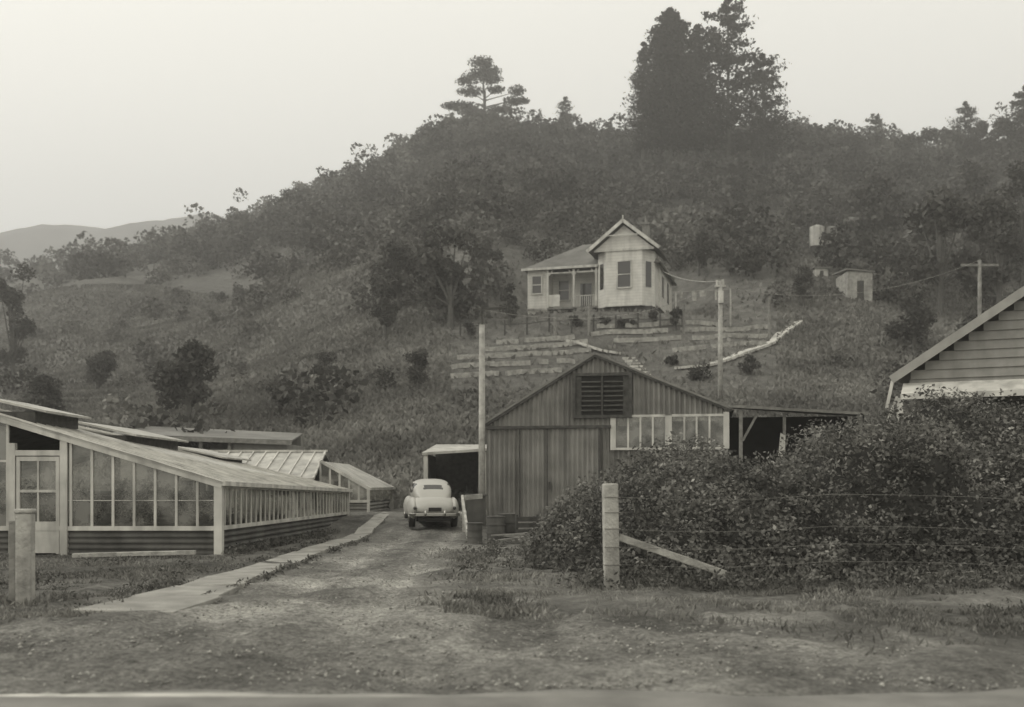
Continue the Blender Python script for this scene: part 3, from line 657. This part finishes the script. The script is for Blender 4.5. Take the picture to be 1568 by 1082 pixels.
def ellm(c,r,nu=24,nv=14):
    V=[];F_=[]
    for i in range(nv+1):
        p=math.pi*i/nv
        for k in range(nu):
            a=2*math.pi*k/nu; V.append((c[0]+r[0]*math.sin(p)*math.cos(a),c[1]+r[1]*math.cos(p),c[2]+r[2]*math.sin(p)*math.sin(a)))
    for i in range(nv):
        for k in range(nu): F_.append((i*nu+k,i*nu+(k+1)%nu,(i+1)*nu+(k+1)%nu,(i+1)*nu+k))
    return V,F_
for sx_ in(-1,1):
    V,F_=ellm((sx_*.64,-1.28,.60),(.17,.68,.36)); carpart('rear_fender',V,F_)
    V,F_=ellm((sx_*.62,1.25,.62),(.18,.75,.36)); carpart('front_fender',V,F_)
    for y in(-1.25,1.25):
        B().cyl((sx_*.58,y,.32),(sx_*.76,y,.32),.32,.31,24).obj('tyre','rubber',car,True); B().cyl((sx_*.74,y,.32),(sx_*.79,y,.32),.17,.1,18).obj('hubcap','chrome',car,True)
    B().cyl((sx_*.62,-1.98,.62),(sx_*.62,-1.86,.62),.05,.06,12).obj('tail_lamp','blackglass',car,True)
    B().cyl((sx_*.3,-2.18,.36),(sx_*.3,-2.16,.56),.035,.03,8).obj('overrider','chrome',car,True)
B().beam((-.62,-2.12,.42),(.62,-2.12,.42),.05,.1).beam((-.62,-2.12,.42),(-.78,-1.9,.42),.05,.1).beam((.62,-2.12,.42),(.78,-1.9,.42),.05,.1).obj('bumper','chrome',car,bevel=.015)
B().box(-.2,.2,-2.08,-2.05,.52,.64).obj('number_plate','rubber',car)
B().box(-.5,.5,-1.95,1.9,.2,.32).obj('underside','rubber',car)
# ---------------------------------------------------------------- bramble hedge
CXs=[.2,.6,1.13,2.18,2.84,3.6,4.5,5.3,5.8,6.3,8.1,10.3,14,18,20]
CZs=[0,.45,1.1,1.5,1.85,2.15,1.75,1.55,2.1,2.65,2.7,2.85,3.0,3.1,2.9]
def hh(x,y):
    c=np.interp(x,CXs,CZs); y0=np.interp(x,[.2,1.5,3,6,20],[19.5,17.6,16.7,16.9,17.2]); 
    f=sm((y-y0)/np.interp(x,[0,6,20],[2.5,4.6,4.8]))**.6*(1-sm((y-23)/4))
    lump=(vn(x,y,1.5,61)-.5)*1.4+(vn(x,y,.6,62)-.5)*.75
    return np.maximum(0,c*f+lump*np.minimum(1,c*f)*.75)
hx=np.arange(.2,20,.12); hy=np.arange(16,28,.12); HXg,HYg=np.meshgrid(hx,hy); HZg=hh(HXg,HYg)
br=empty('bramble_hedge')
iy=np.arange(len(hx)*len(hy)).reshape(len(hy),len(hx))
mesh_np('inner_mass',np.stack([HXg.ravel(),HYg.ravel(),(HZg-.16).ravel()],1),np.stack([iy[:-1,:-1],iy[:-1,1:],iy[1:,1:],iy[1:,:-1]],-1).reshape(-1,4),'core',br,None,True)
n=300000
x=rng.uniform(.3,17,n); y=16.4+9.5*rng.random(n)**1.5; z=hh(x,y)
e=.12; gx=(hh(x+e,y)-hh(x-e,y))/(2*e); gy=(hh(x,y+e)-hh(x,y-e))/(2*e)
nr=unit(np.stack([-gx,-gy,np.ones(n)],1)); cl=vn(x*1.0,y+z,.6,63); cl2=vn(x,y+z,.22,64)
keep=(z>.06)&(rng.random(n)<np.clip(.35*np.sqrt(1+gx**2+gy**2),0,1)*(.3+1.0*cl))
x,y,z,nr,cl,cl2=x[keep],y[keep],z[keep],nr[keep],cl[keep],cl2[keep]; n=len(x)
off=(rng.random(n)**1.6*.4-.12)*(.4+1.3*cl)
C=np.stack([x,y,z],1)+nr*off[:,None]
shd=(.4+1.1*cl2)*(.6+.7*rng.random(n))*(.6+.9*cl)*1.05; shd=np.where(rng.random(n)<.05,shd*1.6,shd)
leaves('leaves',C,rng.uniform(.024,.06,n),shd,'leaf',br,1.0,.65)
C=[];
for k in range(420):
    x0=rng.uniform(.8,16); y0=rng.uniform(17.5,22); z0=float(hh(x0,y0)); 
    if z0<.3: continue
    m=22; t=np.linspace(0,1,m); a=rng.uniform(0,6.28); l=rng.uniform(.25,.75)
    C.append(np.stack([x0+math.cos(a)*l*t,y0+math.sin(a)*l*t,z0+t*l*1.1-t*t*l*.8],1)+rng.normal(size=(m,3))*.03)
C=np.concatenate(C); leaves('shoots',C,rng.uniform(.02,.045,len(C)),rng.uniform(.6,1.8,len(C)),'leaf',br,.5)
# ---------------------------------------------------------------- grass
n=230000
y=8.1+rng.random(n)**1.4*17; x=rng.uniform(-.56,.56,n)*y*1.05
le=interp_edge(y,[(7,-14),(9.5,-8.5),(12.5,-5.3),(36,-5.0)]); re=interp_edge(y,RE)
wob=(vn(x,y,1.6,11)-.5)*2.2*(.35+.65*(y<15))+rng.normal(size=n)*.3
dens=sm((vn(x,y,.9,71)*.6+vn(x,y,.35,74)*.5-.34)*3.2)*(.15+.85*sm((y-9.5)/4))
keep=((x<le+wob*.6)|(x>re-wob))&(rng.random(n)<dens)&~((x<CX)&(y>23))
keep&=~((x>0)&(vn(x,y,1.8,13)>.6)&(y<15)&(rng.random(n)<.8))
x,y=x[keep],y[keep]; n=len(x); s=rng.uniform(.018,.06,n)*(.5+1.0*vn(x,y,1.1,72)); z=gz(x,y)+s*.4
leaves('grass_verge',np.stack([x,y,z],1),s,rng.uniform(.5,1.2,n)*(.45+.9*vn(x,y,1.6,73)),'grass',None,0,.25,True)
C=[]
for k in range(110):
    t=rng.random(); p=sx(t); C.append(ell((p[0]+rng.uniform(.1,.5),p[1]-rng.uniform(0,.4),.08),(.18,.2,.16),30,.2))
for k in range(300):
    xx_=rng.uniform(.8,14); C.append(ell((xx_,rng.uniform(15.4,17.4),.1),(.3,.25,.22),40,.2))
for k in range(50): C.append(ell((rng.uniform(-1,1.5),rng.uniform(18,27),.08),(.25,.3,.2),35,.2))
for k in range(90): C.append(ell((rng.uniform(-12,-5.2),rng.uniform(12.4,22.8),.04),(.35,.3,.12),30,.2))
for k in range(60): C.append(ell((rng.uniform(-5.25,-5.0) if k%2 else rng.uniform(-4.25,-4.05),rng.uniform(13.5,30),.05),(.16,.4,.08),26,.2))
C=np.concatenate(C); leaves('weeds',C,.045,rng.uniform(.25,.85,len(C)),'grass',None,.3,.4)
n=260000
y=43+rng.random(n)**1.0*105; x=rng.uniform(-.55,.55,n)*y
z=gz(x,y); Un=U0+F*x/y; Vn=V0-(z-H)*F/y
cl=vn(x,y,2.6,81)*.6+vn(x,y,7,82)*.4
keep=(rng.random(n)<.35+.65*sm((cl-.2)*3))&~((Un>690)&(Un<1190)&(Vn<600)&(rng.random(n)<.88))
x,y,z,cl=x[keep],y[keep],z[keep],cl[keep]; n=len(x)
leaves('hill_grass',np.stack([x,y,z+.1],1),rng.uniform(.12,.3,n),rng.uniform(.6,.85,n)*(.4+.9*cl),'hillgrass',None,0,.5,True)
# ---------------------------------------------------------------- hill bush (one mass)
sp=2.9; TX,TY=np.meshgrid(np.arange(-160,160,sp),np.arange(50,243,sp)); TX=TX.ravel()+rng.uniform(-1.5,1.5,TX.size); TY=TY.ravel()+rng.uniform(-1.5,1.5,TY.size)
ok=np.abs(TX)<.6*TY; TX,TY=TX[ok],TY[ok]; TZ=gz(TX,TY); TU=U0+F*TX/TY; TV=V0-(TZ-H)*F/TY
pr=np.full(len(TX),.0)
L_=TU<560
pr=np.where(L_&(TV<400),.75,pr); pr=np.where(L_&(TV>=400)&(TV<425),.4,pr); pr=np.where(L_&(TV>=425)&(TV<480),.14,pr); pr=np.where(L_&(TV>=480),.17,pr)
pr=np.where((TU>=560)&(TU<790)&(TV<505),.5,pr); pr=np.where((TU>=560)&(TU<690)&(TV>=505),.1,pr)
pr=np.where((TU>=540)&(TV<385),.97,pr)
pr=np.where((TU>=1030)&(TU<1190)&(TV<425),.85,pr); pr=np.where((TU>=1190)&(TV<475),.9,pr)
pr=np.where((TU>=1190)&(TV>=475)&(TU<1240),.1,pr); pr=np.where((TU>=1240)&(TV>=475),.3,pr)
pr=np.where((TU>770)&(TU<1040)&(TY<93),0,pr); pr=np.where((TU>760)&(TU<1060)&(TY>=93),.97,pr)
pr=np.where((np.abs(TU-1270)<65)&(TV>372)&(TV<480),.1,pr)
pr=pr*np.clip(.4+1.15*vn(TX,TY,14,91),0,1.2)
k_=rng.random(len(TX))<pr; TX,TY,TZ,TU,TV=[a[k_] for a in(TX,TY,TZ,TU,TV)]
nT=len(TX); R=rng.uniform(1.3,2.9,nT)*(1+.4*sm((TY-110)/100)); 
R=np.where((TV>445)&(TU<690),R*rng.uniform(.4,.95,nT),R); R=np.where((TV>450)&(TU>1030),R*.6,R); R=np.where((TY>90)&(TY<104)&(TU>760)&(TU<1060),np.minimum(R,1.6),R)
Hh=R*rng.uniform(.7,1.4,nT)
print('forest trees',nT)
per=230; lob=5
LC=np.repeat(np.stack([TX,TY,TZ+Hh*.6],1),lob,0)+rng.normal(size=(nT*lob,3))*np.repeat(np.stack([R*.45,R*.45,Hh*.32],1),lob,0)
LR=np.repeat(R,lob)*rng.uniform(.4,.65,nT*lob); ls=np.repeat(rng.uniform(.55,1.5,nT)*np.where((TU>1100)|(TV<330)&(TU>650),.8,1.05),lob)*rng.uniform(.8,1.2,nT*lob)
m=per//lob; C=np.repeat(LC,m,0); d_=unit(rng.normal(size=(len(C),3))+np.array([0,-.25,.35])); rr=np.repeat(LR,m)
C=C+d_*(rr*(.6+.4*rng.random(len(C))))[:,None]
sh_=np.repeat(ls,m)*(.8+.4*rng.random(len(C)))
leaves('native_bush',C,np.clip(rr*.2,.12,.42)*rng.uniform(.7,1.3,len(C)),sh_,'forest',None,.7,.7)
# ---------------------------------------------------------------- individual trees
def broadleaf(u,vb,vt,halfw,name='broadleaf_tree',shade=.85,lob=14,n=2600):
    p=sight(u,vb); d=p.y; hgt=(vb-vt)*d/F; w=halfw*d/F; e=empty(name,p)
    tb=B(); tb.cyl((0,0,-.5),(0,0,hgt*.55),w*.06+.06,w*.03+.04,8)
    Cs=[];S_=[]
    for k in range(lob):
        a=rng.uniform(0,6.28); q=rng.random()**.6; zc=hgt*rng.uniform(.22,.86); f_=1-((zc/hgt-.45)/.55)**2*.6
        c=(math.cos(a)*w*.62*q*f_,math.sin(a)*w*.62*q*f_,zc); r=w*rng.uniform(.26,.44)
        tb.cyl((0,0,hgt*.2),c,w*.03+.03,.02,5)
        Cs.append(ell(c,(r,r,r*.8),n//lob,.45)); S_.append(np.full(n//lob,rng.uniform(.7,1.3)*shade))
    tb.obj('trunk_and_limbs','bark',e)
    C=np.concatenate(Cs);S_=np.concatenate(S_)*rng.uniform(.75,1.25,len(C))
    leaves('foliage',C,np.clip(w*.06,.07,.28)*rng.uniform(.7,1.4,len(C)),S_,'forest',e,.6,.65)
for a in((690,505,330,66),(612,475,360,50),(745,475,350,36),(590,520,410,34),(290,645,520,66),(20,600,385,42),(150,600,530,40),(60,640,570,44),(500,600,530,32),(640,600,530,28),(430,640,570,32),
    (1440,480,262,74),(1350,400,250,62),(1530,500,285,66),(1568,440,230,50),(1480,380,235,50),(1400,540,430,50),(1230,470,400,25),(1500,570,470,60),(1150,430,370,28),(1070,420,350,25),(780,500,430,22),
    (1215,262,186,32),(1262,262,198,28),(1305,266,200,28),(1385,268,200,30),(1420,266,190,26),(1452,262,192,30),(1500,262,180,32),(1545,262,172,34),(1590,262,140,44),(840,240,186,22),(895,240,182,22),(935,240,180,20),(795,235,188,20)): broadleaf(*a)
for a in((1035,505,470,18),(960,500,484,18),(1075,585,560,25),(880,500,484,14),(1150,575,545,22),(1030,560,545,14),(720,520,490,18),(925,500,486,14),(1000,498,478,14)): broadleaf(*a,name='garden_shrub',lob=7,n=800,shade=.65)
def conifer(u,vt,d,rad,name='pine_tree',whorl=26,gap=.0,n_b=9,shape=1.0,z0f=.12,dens=46,shade=.5):
    x=(u-U0)*d/F; zb=float(gz(x,d)); hgt=H+(V0-vt)*d/F-zb; e=empty(name,(x,d,zb)); tb=B()
    tb.cyl((0,0,-1),(0,0,hgt*.97),hgt*.014+.08,.05,8); Cs=[];S_=[]
    for w in range(whorl):
        t=w/(whorl-1); zc=hgt*(z0f+(.97-z0f)*t); rmax=rad*(1-t)**shape*(1.0)+.3
        if t<.2: rmax*=.75+t
        for k in range(n_b):
            if rng.random()<gap: continue
            a=rng.uniform(0,6.28); r=rmax*rng.uniform(.5,1.15); 
            tip=np.array([math.cos(a)*r,math.sin(a)*r,zc+r*.12+rng.uniform(-.3,.3)]); bs=np.array([0,0,zc-r*.05]); tb.cyl(bs,tip,.05+.006*r,.02,4)
            tt=rng.uniform(.2,1.05,dens)[:,None]; pp=bs+(tip-bs)*tt+rng.normal(size=(dens,3))*np.array([.13,.13,.085])*max(r,1.2)
            Cs.append(pp); S_.append(np.full(dens,rng.uniform(.6,1.2)*shade))
    tb.obj('trunk_and_branches','bark',e); C=np.concatenate(Cs); S_=np.concatenate(S_)*rng.uniform(.7,1.3,len(C))
    leaves('needles',C,rng.uniform(.14,.34,len(C))*max(.6,rad/6),S_,'forest',e,.4,.5)
conifer(1026,8,170,7.6,whorl=34,n_b=13,shape=.62,z0f=.25,dens=60)
conifer(1068,34,176,5.5,whorl=28,n_b=10,shape=.6,z0f=.3,dens=60)
conifer(1115,-8,172,8.6,whorl=19,gap=.38,n_b=9,shape=.5,z0f=.25,dens=75)
conifer(1168,80,176,6.6,whorl=13,gap=.3,n_b=9,shape=.42,z0f=.3,dens=80)
conifer(985,60,172,4.2,whorl=20,n_b=9,shape=.8,z0f=.3)
for a in((866,148,232,3.0),(1342,178,215,3.4),(1478,156,208,4.6),(1572,130,190,8.5)): conifer(*a,whorl=14,n_b=8,shape=.5,dens=45)
conifer(262,329,640,7,whorl=10,n_b=6,dens=20); conifer(200,347,640,5,whorl=8,n_b=6,dens=20)
d=234; k=d/F; x=(742-U0)*k; zb=float(gz(x,d)); e=empty('umbrella_pine',(x,d,zb)); base=H+(V0-195)*k-zb
tb=B(); tb.cyl((0,0,-1),(0,0,base+55*k),.45,.3,8); tb.cyl((0,0,base+40*k),(-4*k,0,base+95*k),.3,.1,7)
Cs=[]
for (dx,dz,rx,rz) in((-5,95,22,10),(-12,82,24,9),(8,86,20,9),(-28,68,18,6),(10,70,22,7),(-22,55,24,5),(18,58,16,5),(50,55,15,9),(42,42,18,6),(58,45,12,5),(-35,38,26,4),(-48,28,20,3.5),(-20,22,22,4),(25,28,20,4.5),(0,102,12,6)):
    tb.cyl((0,0,base+max(15,dz-14)*k),(dx*k,0,base+dz*k),.16,.05,5)
    Cs.append(ell((dx*k,rng.uniform(-2,2),base+dz*k),(rx*k,rx*k*.9,rz*k),int(rx*26),.2))
tb.obj('trunk_and_limbs','bark',e,True); C=np.concatenate(Cs); leaves('needles',C,rng.uniform(.18,.38,len(C)),rng.uniform(.3,.85,len(C)),'forest',e,.4,.6)
# ---------------------------------------------------------------- haze
hz=B().box(-500,500,-40,900,-20,260).obj('valley_haze','dark'); hm=bpy.data.materials.new('haze'); hm.use_nodes=True; N=hm.node_tree.nodes; N.remove(N['Principled BSDF'])
vs_=N.new('ShaderNodeVolumeScatter'); vs_.inputs['Density'].default_value=.0017; vs_.inputs['Anisotropy'].default_value=.55; vs_.inputs['Color'].default_value=(1,.98,.94,1)
hm.node_tree.links.new(vs_.outputs[0],N['Material Output'].inputs['Volume']); hz.data.materials.clear(); hz.data.materials.append(hm)
# ---------------------------------------------------------------- light
az=math.radians(-90); el=math.radians(36)
w=bpy.data.worlds.new('World'); scene.world=w; w.use_nodes=True; N=w.node_tree.nodes; L=w.node_tree.links
sk=N.new('ShaderNodeTexSky'); sk.sky_type='NISHITA'; sk.sun_disc=False; sk.sun_elevation=el; sk.sun_rotation=az; sk.dust_density=3
bw=N.new('ShaderNodeRGBToBW'); L.new(sk.outputs[0],bw.inputs[0]); pw=N.new('ShaderNodeMath'); pw.operation='POWER'; pw.inputs[1].default_value=.17; L.new(bw.outputs[0],pw.inputs[0])
vm=N.new('ShaderNodeVectorMath'); vm.operation='SCALE'; vm.inputs[0].default_value=(7.8,7.55,6.75); L.new(pw.outputs[0],vm.inputs['Scale'])
bg=N['Background']; L.new(vm.outputs[0],bg.inputs[0]); bg.inputs[1].default_value=.15
s=bpy.data.lights.new('sun','SUN'); s.energy=1.7; s.angle=math.radians(10); s.color=(1,.96,.88); so=link(bpy.data.objects.new('sun',s))
dv=Vector((math.sin(az)*math.cos(el),math.cos(az)*math.cos(el),math.sin(el))); so.rotation_euler=dv.to_track_quat('Z','Y').to_euler()
cam=bpy.data.cameras.new('camera'); co=link(bpy.data.objects.new('camera',cam)); co.location=(0,0,H); co.rotation_euler=(math.pi/2,0,0)
cam.sensor_width=36; cam.lens=36*F/1568; cam.shift_y=(V0-541)/1568; cam.clip_end=3000; cam.clip_start=.1
cam.dof.use_dof=True; cam.dof.focus_distance=24; cam.dof.aperture_fstop=1.1
scene.camera=co
scene.view_settings.view_transform='Standard'; scene.view_settings.look='None'; scene.view_settings.exposure=0
